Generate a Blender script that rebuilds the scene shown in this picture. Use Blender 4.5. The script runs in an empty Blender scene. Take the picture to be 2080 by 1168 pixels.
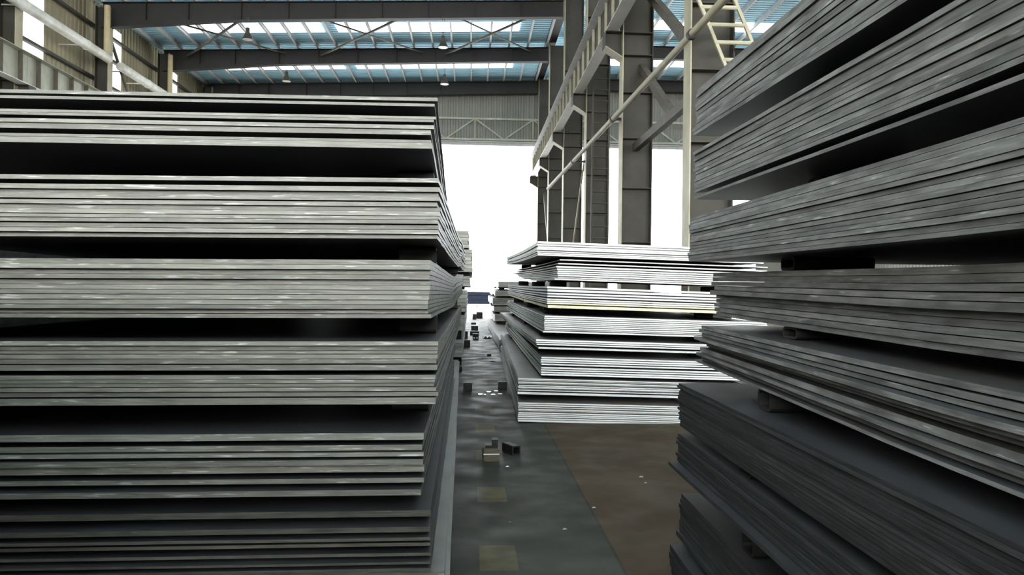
import bpy, bmesh, math, random
from mathutils import Vector, Matrix
random.seed(7)
C = bpy.context.scene.collection
SC = bpy.context.scene
PI = math.pi

# ------------------------------------------------------------------ camera
W, H, F = 2080.0, 1168.0, 1600.0
EYE = Vector((0, 0, 1.5))
YAW, PITCH, ROLL = 0.0518, 0.0041, 0.0122
fw = Vector((math.sin(YAW) * math.cos(PITCH), math.cos(YAW) * math.cos(PITCH), math.sin(PITCH)))
r0 = Vector((math.cos(YAW), -math.sin(YAW), 0))
u0 = r0.cross(fw)
RT = r0 * math.cos(ROLL) + u0 * math.sin(ROLL)
UP = u0 * math.cos(ROLL) - r0 * math.sin(ROLL)
cam = bpy.data.cameras.new('camera')
cam.sensor_width = 36.0
cam.lens = F / W * 36.0
cam.clip_start = 0.05
cam.clip_end = 600
camo = bpy.data.objects.new('camera', cam)
C.objects.link(camo)
camo.matrix_world = Matrix(((RT.x, UP.x, -fw.x, EYE.x), (RT.y, UP.y, -fw.y, EYE.y), (RT.z, UP.z, -fw.z, EYE.z), (0, 0, 0, 1)))
SC.camera = camo


def ray(px, py):
    return fw + RT * ((px - W / 2) / F) - UP * ((py - H / 2) / F)


def at_y(px, py, Y):
    d = ray(px, py)
    return EYE + d * (Y / d.y)


def on_floor(px, py, z=0.0):
    d = ray(px, py)
    return EYE + d * ((z - EYE.z) / d.z)


# ------------------------------------------------------------------ materials
def nodes_of(m):
    m.use_nodes = True
    nt = m.node_tree
    return nt, nt.nodes['Principled BSDF']


def mat(name, col, rough=0.6, var=0.25, scale=6.0, stretch=(1, 1, 1), metallic=0.0, spec=0.4, bump=0.0, dirt=None, dirt_scale=1.5, dirt_amt=0.5, rnd=0.0):
    """base colour with noise variation, optional dirt colour in large patches, per-object brightness change"""
    m = bpy.data.materials.new(name)
    nt, b = nodes_of(m)
    N, L = nt.nodes, nt.links
    tc = N.new('ShaderNodeTexCoord')
    mp = N.new('ShaderNodeMapping')
    mp.inputs['Scale'].default_value = stretch
    L.new(tc.outputs['Object'], mp.inputs['Vector'])
    oi = N.new('ShaderNodeObjectInfo')
    ml = N.new('ShaderNodeMath'); ml.operation = 'MULTIPLY'; ml.inputs[1].default_value = 57.0
    L.new(oi.outputs['Random'], ml.inputs[0])
    no = N.new('ShaderNodeTexNoise'); no.noise_dimensions = '4D'
    no.inputs['Scale'].default_value = scale
    no.inputs['Detail'].default_value = 6
    no.inputs['Roughness'].default_value = 0.6
    L.new(mp.outputs[0], no.inputs['Vector']); L.new(ml.outputs[0], no.inputs['W'])
    rp = N.new('ShaderNodeValToRGB')
    rp.color_ramp.elements[0].position = 0.3
    rp.color_ramp.elements[1].position = 0.7
    rp.color_ramp.elements[0].color = tuple(c * (1 - var) for c in col) + (1,)
    rp.color_ramp.elements[1].color = tuple(min(1, c * (1 + var)) for c in col) + (1,)
    L.new(no.outputs['Fac'], rp.inputs['Fac'])
    out = rp.outputs['Color']
    if dirt:
        n2 = N.new('ShaderNodeTexNoise'); n2.noise_dimensions = '4D'
        n2.inputs['Scale'].default_value = dirt_scale
        n2.inputs['Detail'].default_value = 8
        L.new(tc.outputs['Object'], n2.inputs['Vector']); L.new(ml.outputs[0], n2.inputs['W'])
        r2 = N.new('ShaderNodeValToRGB')
        r2.color_ramp.elements[0].position = 0.42
        r2.color_ramp.elements[1].position = 0.62
        r2.color_ramp.elements[1].color = (dirt_amt,) * 3 + (1,)
        L.new(n2.outputs['Fac'], r2.inputs['Fac'])
        mx = N.new('ShaderNodeMix'); mx.data_type = 'RGBA'
        L.new(r2.outputs['Color'], mx.inputs['Factor'])
        L.new(out, mx.inputs['A']); mx.inputs['B'].default_value = tuple(dirt) + (1,)
        out = mx.outputs['Result']
    if rnd:
        mr = N.new('ShaderNodeMapRange')
        mr.inputs['To Min'].default_value = 1 - rnd
        mr.inputs['To Max'].default_value = 1 + rnd * 0.6
        L.new(oi.outputs['Random'], mr.inputs['Value'])
        mm = N.new('ShaderNodeMix'); mm.data_type = 'RGBA'; mm.blend_type = 'MULTIPLY'
        mm.inputs['Factor'].default_value = 1
        L.new(out, mm.inputs['A']); L.new(mr.outputs['Result'], mm.inputs['B'])
        out = mm.outputs['Result']
    L.new(out, b.inputs['Base Color'])
    b.inputs['Roughness'].default_value = rough
    b.inputs['Metallic'].default_value = metallic
    b.inputs['Specular IOR Level'].default_value = spec
    if bump:
        bp = N.new('ShaderNodeBump'); bp.inputs['Strength'].default_value = bump
        bp.inputs['Distance'].default_value = 0.01
        L.new(no.outputs['Fac'], bp.inputs['Height']); L.new(bp.outputs[0], b.inputs['Normal'])
    return m


def edge_mat(name, col, flake, rough=0.5, rnd=0.25, metallic=0.0, flake_pos=0.66, spec=0.4, var=0.3, mottle=0.2):
    """flame-cut plate edge: fine drag lines along the edge, pale flakes and dark specks"""
    m = bpy.data.materials.new(name)
    nt, b = nodes_of(m)
    N, L = nt.nodes, nt.links
    tc = N.new('ShaderNodeTexCoord')
    oi = N.new('ShaderNodeObjectInfo')
    ml = N.new('ShaderNodeMath'); ml.operation = 'MULTIPLY'; ml.inputs[1].default_value = 91.0
    L.new(oi.outputs['Random'], ml.inputs[0])

    def noise(st, sc, det=5):
        mp = N.new('ShaderNodeMapping'); mp.inputs['Scale'].default_value = st
        L.new(tc.outputs['Object'], mp.inputs['Vector'])
        n = N.new('ShaderNodeTexNoise'); n.noise_dimensions = '4D'
        n.inputs['Scale'].default_value = sc; n.inputs['Detail'].default_value = det
        L.new(mp.outputs[0], n.inputs['Vector']); L.new(ml.outputs[0], n.inputs['W'])
        return n
    n1 = noise((1, 1, 30), 5.0)
    r1 = N.new('ShaderNodeValToRGB')
    r1.color_ramp.elements[0].position = 0.3; r1.color_ramp.elements[1].position = 0.72
    r1.color_ramp.elements[0].color = tuple(c * (1 - var) for c in col) + (1,)
    r1.color_ramp.elements[1].color = tuple(min(1, c * (1 + var)) for c in col) + (1,)
    L.new(n1.outputs['Fac'], r1.inputs['Fac'])
    n2 = noise((1, 1, 14), 7.0, 8)
    r2 = N.new('ShaderNodeValToRGB')
    r2.color_ramp.elements[0].position = flake_pos; r2.color_ramp.elements[1].position = flake_pos + 0.05
    L.new(n2.outputs['Fac'], r2.inputs['Fac'])
    mx = N.new('ShaderNodeMix'); mx.data_type = 'RGBA'
    L.new(r2.outputs['Color'], mx.inputs['Factor']); L.new(r1.outputs['Color'], mx.inputs['A'])
    mx.inputs['B'].default_value = tuple(flake) + (1,)
    n3 = noise((1, 1, 3), 6.0, 4)
    r3 = N.new('ShaderNodeValToRGB')
    r3.color_ramp.elements[0].position = 0.33; r3.color_ramp.elements[1].position = 0.7
    r3.color_ramp.elements[0].color = (1 - mottle,) * 3 + (1,); r3.color_ramp.elements[1].color = (1 + mottle * 1.2,) * 3 + (1,)
    L.new(n3.outputs['Fac'], r3.inputs['Fac'])
    mo = N.new('ShaderNodeMix'); mo.data_type = 'RGBA'; mo.blend_type = 'MULTIPLY'; mo.inputs['Factor'].default_value = 1
    L.new(mx.outputs['Result'], mo.inputs['A']); L.new(r3.outputs['Color'], mo.inputs['B'])
    mx = mo
    mr = N.new('ShaderNodeMapRange')
    mr.inputs['To Min'].default_value = 1 - rnd; mr.inputs['To Max'].default_value = 1 + rnd * 0.7
    L.new(oi.outputs['Random'], mr.inputs['Value'])
    mm = N.new('ShaderNodeMix'); mm.data_type = 'RGBA'; mm.blend_type = 'MULTIPLY'; mm.inputs['Factor'].default_value = 1
    L.new(mx.outputs['Result'], mm.inputs['A']); L.new(mr.outputs['Result'], mm.inputs['B'])
    L.new(mm.outputs['Result'], b.inputs['Base Color'])
    b.inputs['Roughness'].default_value = rough
    b.inputs['Metallic'].default_value = metallic
    b.inputs['Specular IOR Level'].default_value = spec
    bp = N.new('ShaderNodeBump'); bp.inputs['Strength'].default_value = 0.35; bp.inputs['Distance'].default_value = 0.004
    L.new(n1.outputs['Fac'], bp.inputs['Height']); L.new(bp.outputs[0], b.inputs['Normal'])
    return m


def emit(name, col, strength):
    m = bpy.data.materials.new(name)
    nt, b = nodes_of(m)
    b.inputs['Base Color'].default_value = (0.8, 0.82, 0.84, 1)
    b.inputs['Emission Color'].default_value = tuple(col) + (1,)
    b.inputs['Emission Strength'].default_value = strength
    return m


SKY_L = 2.4
M = {}
M['edge_pale'] = edge_mat('pale_cut_edge', (0.148, 0.148, 0.126), (0.33, 0.33, 0.315), rnd=0.3, flake_pos=0.6, spec=0.5, rough=0.43)
M['edge_dark'] = edge_mat('dark_cut_edge', (0.165, 0.165, 0.16), (0.34, 0.35, 0.34), rnd=0.25, flake_pos=0.64, rough=0.6, spec=0.12, mottle=0.38)
M['edge_dark_shade'] = edge_mat('shaded_dark_edge', (0.04, 0.04, 0.041), (0.09, 0.09, 0.09), rnd=0.25, flake_pos=0.68, rough=0.6, spec=0.1)  # dark steel of the low packs, with the aisle's shade put into the colour
M['edge_pale_shade'] = edge_mat('shaded_pale_edge', (0.085, 0.082, 0.07), (0.2, 0.19, 0.17), rnd=0.3, flake_pos=0.68, rough=0.6, spec=0.1)  # pale edge darkened for the lowest pack: shade put into the colour
M['edge_bright'] = edge_mat('bright_cut_edge', (0.79, 0.81, 0.8), (0.85, 0.86, 0.85), rnd=0.18, var=0.2, mottle=0.08)
M['edge_yellow'] = edge_mat('yellowish_cut_edge', (0.72, 0.69, 0.46), (0.85, 0.82, 0.62), rnd=0.1, var=0.2)
M['edge_far'] = edge_mat('weathered_cut_edge', (0.26, 0.26, 0.235), (0.45, 0.46, 0.44), rnd=0.35)
M['scale_skin'] = mat('mill_scale', (0.048, 0.05, 0.055), rough=0.42, var=0.3, scale=2.0, dirt=(0.08, 0.066, 0.045), dirt_amt=0.4, bump=0.04, spec=0.4)
M['scale_dusty'] = mat('dusty_mill_scale', (0.2, 0.2, 0.195), rough=0.55, var=0.25, scale=2.0, dirt=(0.26, 0.24, 0.2), dirt_amt=0.5)
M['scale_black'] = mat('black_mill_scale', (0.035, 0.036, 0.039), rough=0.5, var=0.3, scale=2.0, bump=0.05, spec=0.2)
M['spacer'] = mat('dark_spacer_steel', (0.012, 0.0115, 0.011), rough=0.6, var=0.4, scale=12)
M['column'] = mat('column_paint', (0.055, 0.052, 0.042), rough=0.65, var=0.2, scale=2.5, dirt=(0.04, 0.034, 0.026), dirt_amt=0.6)
M['cream'] = mat('cream_paint', (0.46, 0.43, 0.31), rough=0.6, var=0.18, scale=4, dirt=(0.3, 0.26, 0.17), dirt_amt=0.5)
M['girder'] = mat('pale_green_paint', (0.44, 0.46, 0.37), rough=0.6, var=0.15, scale=5, dirt=(0.36, 0.33, 0.24), dirt_amt=0.5)
M['beam'] = mat('dark_beam_paint', (0.026, 0.0245, 0.024), rough=0.65, var=0.2, scale=2)
M['purlin'] = mat('galvanised_steel', (0.5, 0.5, 0.5), rough=0.5, var=0.15, scale=5)
M['brace'] = mat('brace_paint', (0.1, 0.088, 0.07), rough=0.65, var=0.3, scale=5)
M['white_flange'] = mat('white_flange_paint', (0.86, 0.86, 0.82), rough=0.5, var=0.06, scale=3)
M['pipe'] = mat('pale_pipe_paint', (0.8, 0.79, 0.74), rough=0.5, var=0.12, scale=5, dirt=(0.4, 0.36, 0.28), dirt_amt=0.5)
M['pipe_yellow'] = mat('yellowed_pipe_paint', (0.55, 0.46, 0.28), rough=0.5, var=0.15, scale=5)
M['roof'] = mat('blue_grey_roof_sheet', (0.5, 0.78, 0.93), rough=0.5, var=0.1, scale=1.5)
M['wall'] = mat('olive_wall_sheet', (0.32, 0.285, 0.19), rough=0.6, var=0.15, scale=1.0)
M['wall_grey'] = mat('grey_wall_sheet', (0.25, 0.25, 0.225), rough=0.6, var=0.12, scale=1.0)
M['skylight'] = emit('translucent_skylight_sheet', (1.0, 1.0, 1.0), SKY_L)
M['window'] = emit('translucent_window_sheet', (1.0, 1.0, 0.98), 2.5)
M['rear_fill'] = emit('added_rear_fill_panel', (1.0, 0.99, 0.95), 14.0)  # added glow behind the viewpoint that brightens the front faces
M['lamp'] = mat('lamp_enamel', (0.07, 0.06, 0.05), rough=0.5, var=0.2, scale=8)
M['lamp_glass'] = mat('lamp_lens', (0.75, 0.75, 0.72), rough=0.3, var=0.05, scale=3)
M['black'] = mat('black_steel', (0.018, 0.018, 0.018), rough=0.55, var=0.4, scale=14)
M['wood'] = mat('dunnage_wood', (0.13, 0.11, 0.075), rough=0.7, var=0.3, scale=10, stretch=(1, 6, 6))
M['disc'] = mat('bare_pale_metal', (0.85, 0.86, 0.86), rough=0.22, var=0.05, scale=5, metallic=1.0)
M['paper'] = mat('white_sheet', (0.85, 0.85, 0.82), rough=0.6, var=0.05, scale=4)
M['navy'] = mat('dark_blue_sheet', (0.004, 0.0055, 0.01), rough=0.7, spec=0.05, var=0.2, scale=3)
M['yard'] = mat('yard_concrete', (0.62, 0.62, 0.6), rough=0.8, var=0.1, scale=0.3)
M['scrap'] = mat('scrap_metal', (0.4, 0.33, 0.24), rough=0.5, var=0.3, scale=20)


def floor_material():
    m = bpy.data.materials.new('hall_floor')
    nt, b = nodes_of(m)
    N, L = nt.nodes, nt.links
    tc = N.new('ShaderNodeTexCoord')
    sx = N.new('ShaderNodeSeparateXYZ'); L.new(tc.outputs['Object'], sx.inputs[0])

    def noise(sc, det=8, st=(1, 1, 1)):
        mp = N.new('ShaderNodeMapping'); mp.inputs['Scale'].default_value = st
        L.new(tc.outputs['Object'], mp.inputs['Vector'])
        n = N.new('ShaderNodeTexNoise'); n.inputs['Scale'].default_value = sc; n.inputs['Detail'].default_value = det
        L.new(mp.outputs[0], n.inputs['Vector'])
        return n

    def ramp(src, p0, p1, c0, c1):
        r = N.new('ShaderNodeValToRGB')
        r.color_ramp.elements[0].position = p0; r.color_ramp.elements[1].position = p1
        r.color_ramp.elements[0].color = c0 + (1,); r.color_ramp.elements[1].color = c1 + (1,)
        L.new(src, r.inputs['Fac'])
        return r.outputs['Color']

    def math_(op, a, b_=None, c=None):
        n = N.new('ShaderNodeMath'); n.operation = op
        for i, v in enumerate((a, b_, c)):
            if v is None:
                continue
            if isinstance(v, (int, float)):
                n.inputs[i].default_value = v
            else:
                L.new(v, n.inputs[i])
        return n.outputs[0]

    def mix(f, a, b_):
        n = N.new('ShaderNodeMix'); n.data_type = 'RGBA'
        L.new(f, n.inputs['Factor'])
        for k, v in (('A', a), ('B', b_)):
            if isinstance(v, tuple):
                n.inputs[k].default_value = v + (1,)
            else:
                L.new(v, n.inputs[k])
        return n.outputs['Result']
    n1 = noise(1.3)
    grey = ramp(n1.outputs['Fac'], 0.3, 0.7, (0.038, 0.038, 0.032), (0.068, 0.068, 0.057))
    n2 = noise(0.9, 9)
    brown = ramp(n2.outputs['Fac'], 0.32, 0.66, (0.055, 0.036, 0.021), (0.092, 0.068, 0.044))
    n2b = noise(0.6, 5)
    brown = mix(ramp(n2b.outputs['Fac'], 0.45, 0.65, (0, 0, 0), (0.7, 0.7, 0.7)), brown, (0.078, 0.064, 0.043))
    # the brown slab starts at a straight joint along the aisle
    side = math_('GREATER_THAN', sx.outputs['X'], 0.837)
    base = mix(side, grey, brown)
    jd = math_('ABSOLUTE', math_('SUBTRACT', sx.outputs['X'], 0.842))
    joint = math_('LESS_THAN', jd, 0.009)
    base = mix(math_('MULTIPLY', joint, 0.75), base, (0.03, 0.028, 0.025))
    # worn yellow paint dashes
    w1 = math_('LESS_THAN', math_('ABSOLUTE', math_('SUBTRACT', sx.outputs['X'], 0.17)), 0.105)
    fr = math_('FLOORED_MODULO', math_('SUBTRACT', sx.outputs['Y'], 4.22), 1.38)
    w2 = math_('LESS_THAN', fr, 0.42)
    nw = noise(7.0, 6)
    worn = ramp(nw.outputs['Fac'], 0.28, 0.6, (0.25, 0.25, 0.25), (0.85, 0.85, 0.85))
    dash = math_('MULTIPLY', math_('MULTIPLY', w1, w2), worn)
    base = mix(dash, base, (0.125, 0.11, 0.05))
    # dark scrape marks across the aisle
    n3 = noise(3.0, 6, (0.8, 1.0, 1))
    scr = ramp(n3.outputs['Fac'], 0.58, 0.78, (0, 0, 0), (0.45, 0.45, 0.45))
    base = mix(scr, base, (0.026, 0.025, 0.023))
    L.new(base, b.inputs['Base Color'])
    b.inputs['Roughness'].default_value = 0.5
    b.inputs['Specular IOR Level'].default_value = 0.1
    rr = ramp(noise(2.5, 5).outputs['Fac'], 0.35, 0.65, (0.5, 0.5, 0.5), (0.75, 0.75, 0.75))
    L.new(rr, b.inputs['Roughness'])
    return m


M['floor'] = floor_material()


# ------------------------------------------------------------------ mesh helpers
def obj(name, verts, faces, mats, parent=None, loc=None, mat_idx=None, smooth=False):
    me = bpy.data.meshes.new(name)
    if loc is not None:
        verts = [(v[0] - loc[0], v[1] - loc[1], v[2] - loc[2]) for v in verts]
    me.from_pydata([tuple(v) for v in verts], [], faces)
    for m in (mats if isinstance(mats, (list, tuple)) else [mats]):
        me.materials.append(m)
    if mat_idx:
        me.polygons.foreach_set('material_index', mat_idx)
    if smooth:
        me.polygons.foreach_set('use_smooth', [True] * len(me.polygons))
    bm = bmesh.new(); bm.from_mesh(me)
    bmesh.ops.recalc_face_normals(bm, faces=bm.faces)
    bm.to_mesh(me); bm.free()
    o = bpy.data.objects.new(name, me)
    C.objects.link(o)
    if loc is not None:
        o.location = loc
    if parent is not None:
        o.parent = parent
        o.location = Vector(loc if loc is not None else (0, 0, 0)) - parent.location
    return o


def sub(o, part):
    """hang a piece under its part (all parts are modelled in place)"""
    o.parent = part
    o.location = (0, 0, 0)
    return o


def tag(o, label=None, cat=None, group=None, kind=None):
    if label: o['label'] = label
    if cat: o['category'] = cat
    if group: o['group'] = group
    if kind: o['kind'] = kind
    return o


def thing(name, loc, label, cat, group=None):
    o = bpy.data.objects.new(name, None)
    o.empty_display_size = 0.1
    C.objects.link(o)
    o.location = loc
    return tag(o, label, cat, group)


class MB:
    """collects shapes for ONE mesh"""
    def __init__(self):
        self.v, self.f = [], []

    def add(self, vs, fs):
        n = len(self.v)
        self.v += [tuple(v) for v in vs]
        self.f += [tuple(i + n for i in f) for f in fs]
        return self

    def box(self, a, b):
        x0, y0, z0 = a; x1, y1, z1 = b
        return self.add([(x0, y0, z0), (x1, y0, z0), (x1, y1, z0), (x0, y1, z0), (x0, y0, z1), (x1, y0, z1), (x1, y1, z1), (x0, y1, z1)],
                        [(0, 3, 2, 1), (4, 5, 6, 7), (0, 1, 5, 4), (1, 2, 6, 5), (2, 3, 7, 6), (3, 0, 4, 7)])

    def prism(self, prof, axis, a, b):
        """closed profile (list of 2-D points) swept between a and b on an axis"""
        n = len(prof)
        def pt(p, t):
            return {'x': (t, p[0], p[1]), 'y': (p[0], t, p[1]), 'z': (p[0], p[1], t)}[axis]
        vs = [pt(p, a) for p in prof] + [pt(p, b) for p in prof]
        fs = [tuple(range(n)), tuple(range(2 * n - 1, n - 1, -1))]
        fs += [(i, (i + 1) % n, n + (i + 1) % n, n + i) for i in range(n)]
        return self.add(vs, fs)

    def tube(self, p, q, r, n=12, caps=True):
        p, q = Vector(p), Vector(q)
        d = (q - p).normalized()
        s = d.cross(Vector((0, 0, 1)) if abs(d.z) < 0.9 else Vector((1, 0, 0))).normalized()
        t = d.cross(s)
        vs = []
        for c in (p, q):
            for i in range(n):
                a = 2 * PI * i / n
                vs.append(c + (s * math.cos(a) + t * math.sin(a)) * r)
        fs = [(i, (i + 1) % n, n + (i + 1) % n, n + i) for i in range(n)]
        if caps:
            fs += [tuple(range(n - 1, -1, -1)), tuple(range(n, 2 * n))]
        return self.add(vs, fs)

    def bar(self, p, q, w, h, side=None):
        """rectangular bar: w across 'side', h the other way"""
        p, q = Vector(p), Vector(q)
        d = (q - p).normalized()
        s = Vector(side) if side is not None else d.cross(Vector((0, 0, 1)) if abs(d.z) < 0.9 else Vector((1, 0, 0)))
        s = (s - d * s.dot(d)).normalized()
        t = d.cross(s)
        vs = []
        for c in (p, q):
            for a, b in ((-1, -1), (1, -1), (1, 1), (-1, 1)):
                vs.append(c + s * (a * w / 2) + t * (b * h / 2))
        return self.add(vs, [(0, 1, 5, 4), (1, 2, 6, 5), (2, 3, 7, 6), (3, 0, 4, 7), (3, 2, 1, 0), (4, 5, 6, 7)])

    def angle(self, p, q, w, t, side):
        """L-section bar"""
        p, q = Vector(p), Vector(q)
        d = (q - p).normalized()
        s = Vector(side); s = (s - d * s.dot(d)).normalized()
        u = d.cross(s)
        prof = [(0, 0), (w, 0), (w, t), (t, t), (t, w), (0, w)]
        vs = [c + s * a + u * b for c in (p, q) for a, b in prof]
        n = 6
        return self.add(vs, [tuple(range(n)), tuple(range(2 * n - 1, n - 1, -1))] + [(i, (i + 1) % n, n + (i + 1) % n, n + i) for i in range(n)])

    def lathe(self, prof, c, n=20):
        """prof: (radius, z) list"""
        vs, fs = [], []
        for r, z in prof:
            for i in range(n):
                a = 2 * PI * i / n
                vs.append((c[0] + r * math.cos(a), c[1] + r * math.sin(a), c[2] + z))
        for k in range(len(prof) - 1):
            for i in range(n):
                fs.append((k * n + i, k * n + (i + 1) % n, (k + 1) * n + (i + 1) % n, (k + 1) * n + i))
        return self.add(vs, fs)

    def build(self, name, m, parent=None, loc=None, smooth=False):
        return obj(name, self.v, self.f, m, parent, loc, smooth=smooth)


ORD = ['zeroth', 'first', 'second', 'third', 'fourth', 'fifth', 'sixth', 'seventh', 'eighth', 'ninth', 'tenth', 'eleventh', 'twelfth',
       'thirteenth', 'fourteenth', 'fifteenth', 'sixteenth', 'seventeenth', 'eighteenth', 'nineteenth', 'twentieth']


# ------------------------------------------------------------------ steel plates
def plate(label, group, xfun, Y0, Y1, zfun, th, width, side, tilt, mats, n=20, m=5, yskew=0.0, rough=0.0025, wav=0.0):
    """one steel plate: xfun(Y) is its aisle-side edge, zfun(Y) its top there; it reaches `width` away from the aisle (side +1 / -1)"""
    rd = random.Random(label)
    base = Vector((xfun(Y0), Y0, zfun(Y0) - th))
    vs = []
    ph = rd.uniform(0, 6)
    for i in range(n + 1):
        Y = Y0 + (Y1 - Y0) * i / n
        for j in range(m + 1):
            t = j / m
            jx = rd.uniform(-rough, rough) if j in (0, m) else 0
            jy = rd.uniform(-rough, rough) if i in (0, n) else 0
            X = xfun(Y) + side * width * t + jx
            z = zfun(Y) + side * width * t * tilt + wav * math.sin(ph + 5 * t + 3.0 * i / n)
            y = Y - side * width * t * yskew + jy
            vs.append((X, y, z)); vs.append((X, y, z - th))
    def id(i, j, k):
        return 2 * (i * (m + 1) + j) + k
    fs, mi = [], []
    for i in range(n):
        for j in range(m):
            fs.append((id(i, j, 0), id(i, j + 1, 0), id(i + 1, j + 1, 0), id(i + 1, j, 0))); mi.append(0)
            fs.append((id(i, j, 1), id(i + 1, j, 1), id(i + 1, j + 1, 1), id(i, j + 1, 1))); mi.append(0)
    for j in range(m):
        for i in (0, n):
            fs.append((id(i, j, 0), id(i, j, 1), id(i, j + 1, 1), id(i, j + 1, 0))); mi.append(1)
    for i in range(n):
        for j in (0, m):
            fs.append((id(i, j, 0), id(i + 1, j, 0), id(i + 1, j, 1), id(i, j, 1))); mi.append(1)
    o = obj('steel_plate', vs, fs, mats, None, base, mi)
    return tag(o, label, 'steel plate', group)


def rtube_profile(w, h, r, k=4):
    pts = []
    for cx, cy, a0 in ((w / 2 - r, h / 2 - r, 0), (-w / 2 + r, h / 2 - r, PI / 2), (-w / 2 + r, -h / 2 + r, PI), (w / 2 - r, -h / 2 + r, 1.5 * PI)):
        for i in range(k + 1):
            a = a0 + PI / 2 * i / k
            pts.append((cx + r * math.cos(a), cy + r * math.sin(a)))
    return pts


def square_tube(name, c, w, h, ln, label, cat, group, m, yaw=0.0, wall=0.012, r=0.02, axis='x'):
    """short hollow rectangular tube, centre of its underside at c, axis along x turned by yaw"""
    t = MB()
    po = rtube_profile(w, h, min(r, h * 0.35)); pi_ = rtube_profile(w - 2 * wall, h - 2 * wall, min(r, h * 0.35) * 0.6)
    n = len(po)
    ca, sa = math.cos(yaw), math.sin(yaw)
    vs = []
    for x in (-ln / 2, ln / 2):
        for pr in (po, pi_):
            for (y, z) in pr:
                vs.append((c[0] + x * ca - y * sa, c[1] + x * sa + y * ca, c[2] + h / 2 + z))
    fs = []
    for i in range(n):
        j = (i + 1) % n
        fs.append((i, j, 2 * n + j, 2 * n + i))                  # outside
        fs.append((n + i, 3 * n + i, 3 * n + j, n + j))          # inside
        fs.append((i, n + i, n + j, j))                          # end rings
        fs.append((2 * n + i, 2 * n + j, 3 * n + j, 3 * n + i))
    t.add(vs, fs)
    return tag(t.build(name, m, None, c), label, cat, group)


def lerp(a, b, t):
    return a + (b - a) * t


def curve(pts):
    """smooth interpolation through (u, value) points"""
    def f(u):
        if u <= pts[0][0]:
            return pts[0][1]
        for (a, va), (b, vb) in zip(pts, pts[1:]):
            if u <= b:
                t = (u - a) / (b - a)
                t = t * t * (3 - 2 * t)
                return va + (vb - va) * t
        return pts[-1][1]
    return f


# ---- the pale-edged stack on the left of the aisle: (top px, bottom px, right-edge px), front face at Y = 3.7
LEFT = [
    (928, [(195.8, 203.3, 887.5), (210.8, 217.3, 883), None, (236.8, 242.5, 886), (242.6, 248.5, 882), (254.7, 263.0, 882), (263.1, 273.8, 876), (282, 288.2, 875), (290.7, 303.3, 878)],
     [(0, 0), (0.5, -0.02), (1, 0.0)]),
    (969, [(362, 371.8, 891), (380, 390.3, 893), (390.5, 399.2, 889), (399.4, 408.8, 893), (410.8, 419.7, 888), (419.9, 429.3, 894), (429.4, 438.9, 893), (439.6, 446.4, 892),
           (446.6, 455.3, 889), (456.7, 465.6, 890), (467, 475.5, 889), (476, 484.8, 887)],
     [(0, 0), (0.38, -0.012), (0.5, -0.01), (0.66, 0.03), (0.8, 0.02), (1, 0.04)]),
    (971, [(528.5, 538.5, 874), (538.6, 548.5, 874.5), (548.6, 558.8, 874), (558.9, 569.3, 873), (569.4, 579.8, 873.5), (579.9, 590.1, 873), (590.2, 599.8, 872.5), (599.9, 609.7, 872),
           (609.8, 619.8, 869.5), (619.9, 629.1, 869), (629.2, 638.6, 869), (638.7, 647.2, 876)],
     [(0, 0), (0.44, -0.015), (0.62, 0.035), (0.8, 0.06), (1, 0.09)]),
    (960, [(693.9, 703.3, 889), (703.4, 713.9, 888), (714, 719.9, 888), (720, 729.3, 888), (729.4, 739.7, 886), (741, 753, 888), (762, 770.9, 885), (771, 778.6, 884), (778.7, 785.5, 882),
           (786.4, 795.5, 884.5), (796.7, 806, 890), (807.8, 822.4, 883.5)],
     [(0, 0), (1, 0.02)]),
    (954, [(880, 895.3, 860), (905.6, 918.5, 857), (918.7, 927.5, 860), (933, 945.8, 860), (946.7, 962, 862), (973.3, 984.4, 860), (994.7, 1007.5, 855)],
     [(0, 0), (1, 0.0)]),
    (945, [(1039.6, 1053, 874), (1070.5, 1082.7, 873), (1092, 1099, 873.5), (1105.8, 1113, 874), (1126.6, 1133.8, 875), (1141, 1146.5, 874), (1154, 1161, 874)],
     [(0, 0), (1, 0.0)]),
]
LY, LLEN, LTILT = 3.7, 8.0, 0.0087
LSTACK = 'the pale-edged stack'
lg = 'plates of the pale-edged stack'
left_packs = []
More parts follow.
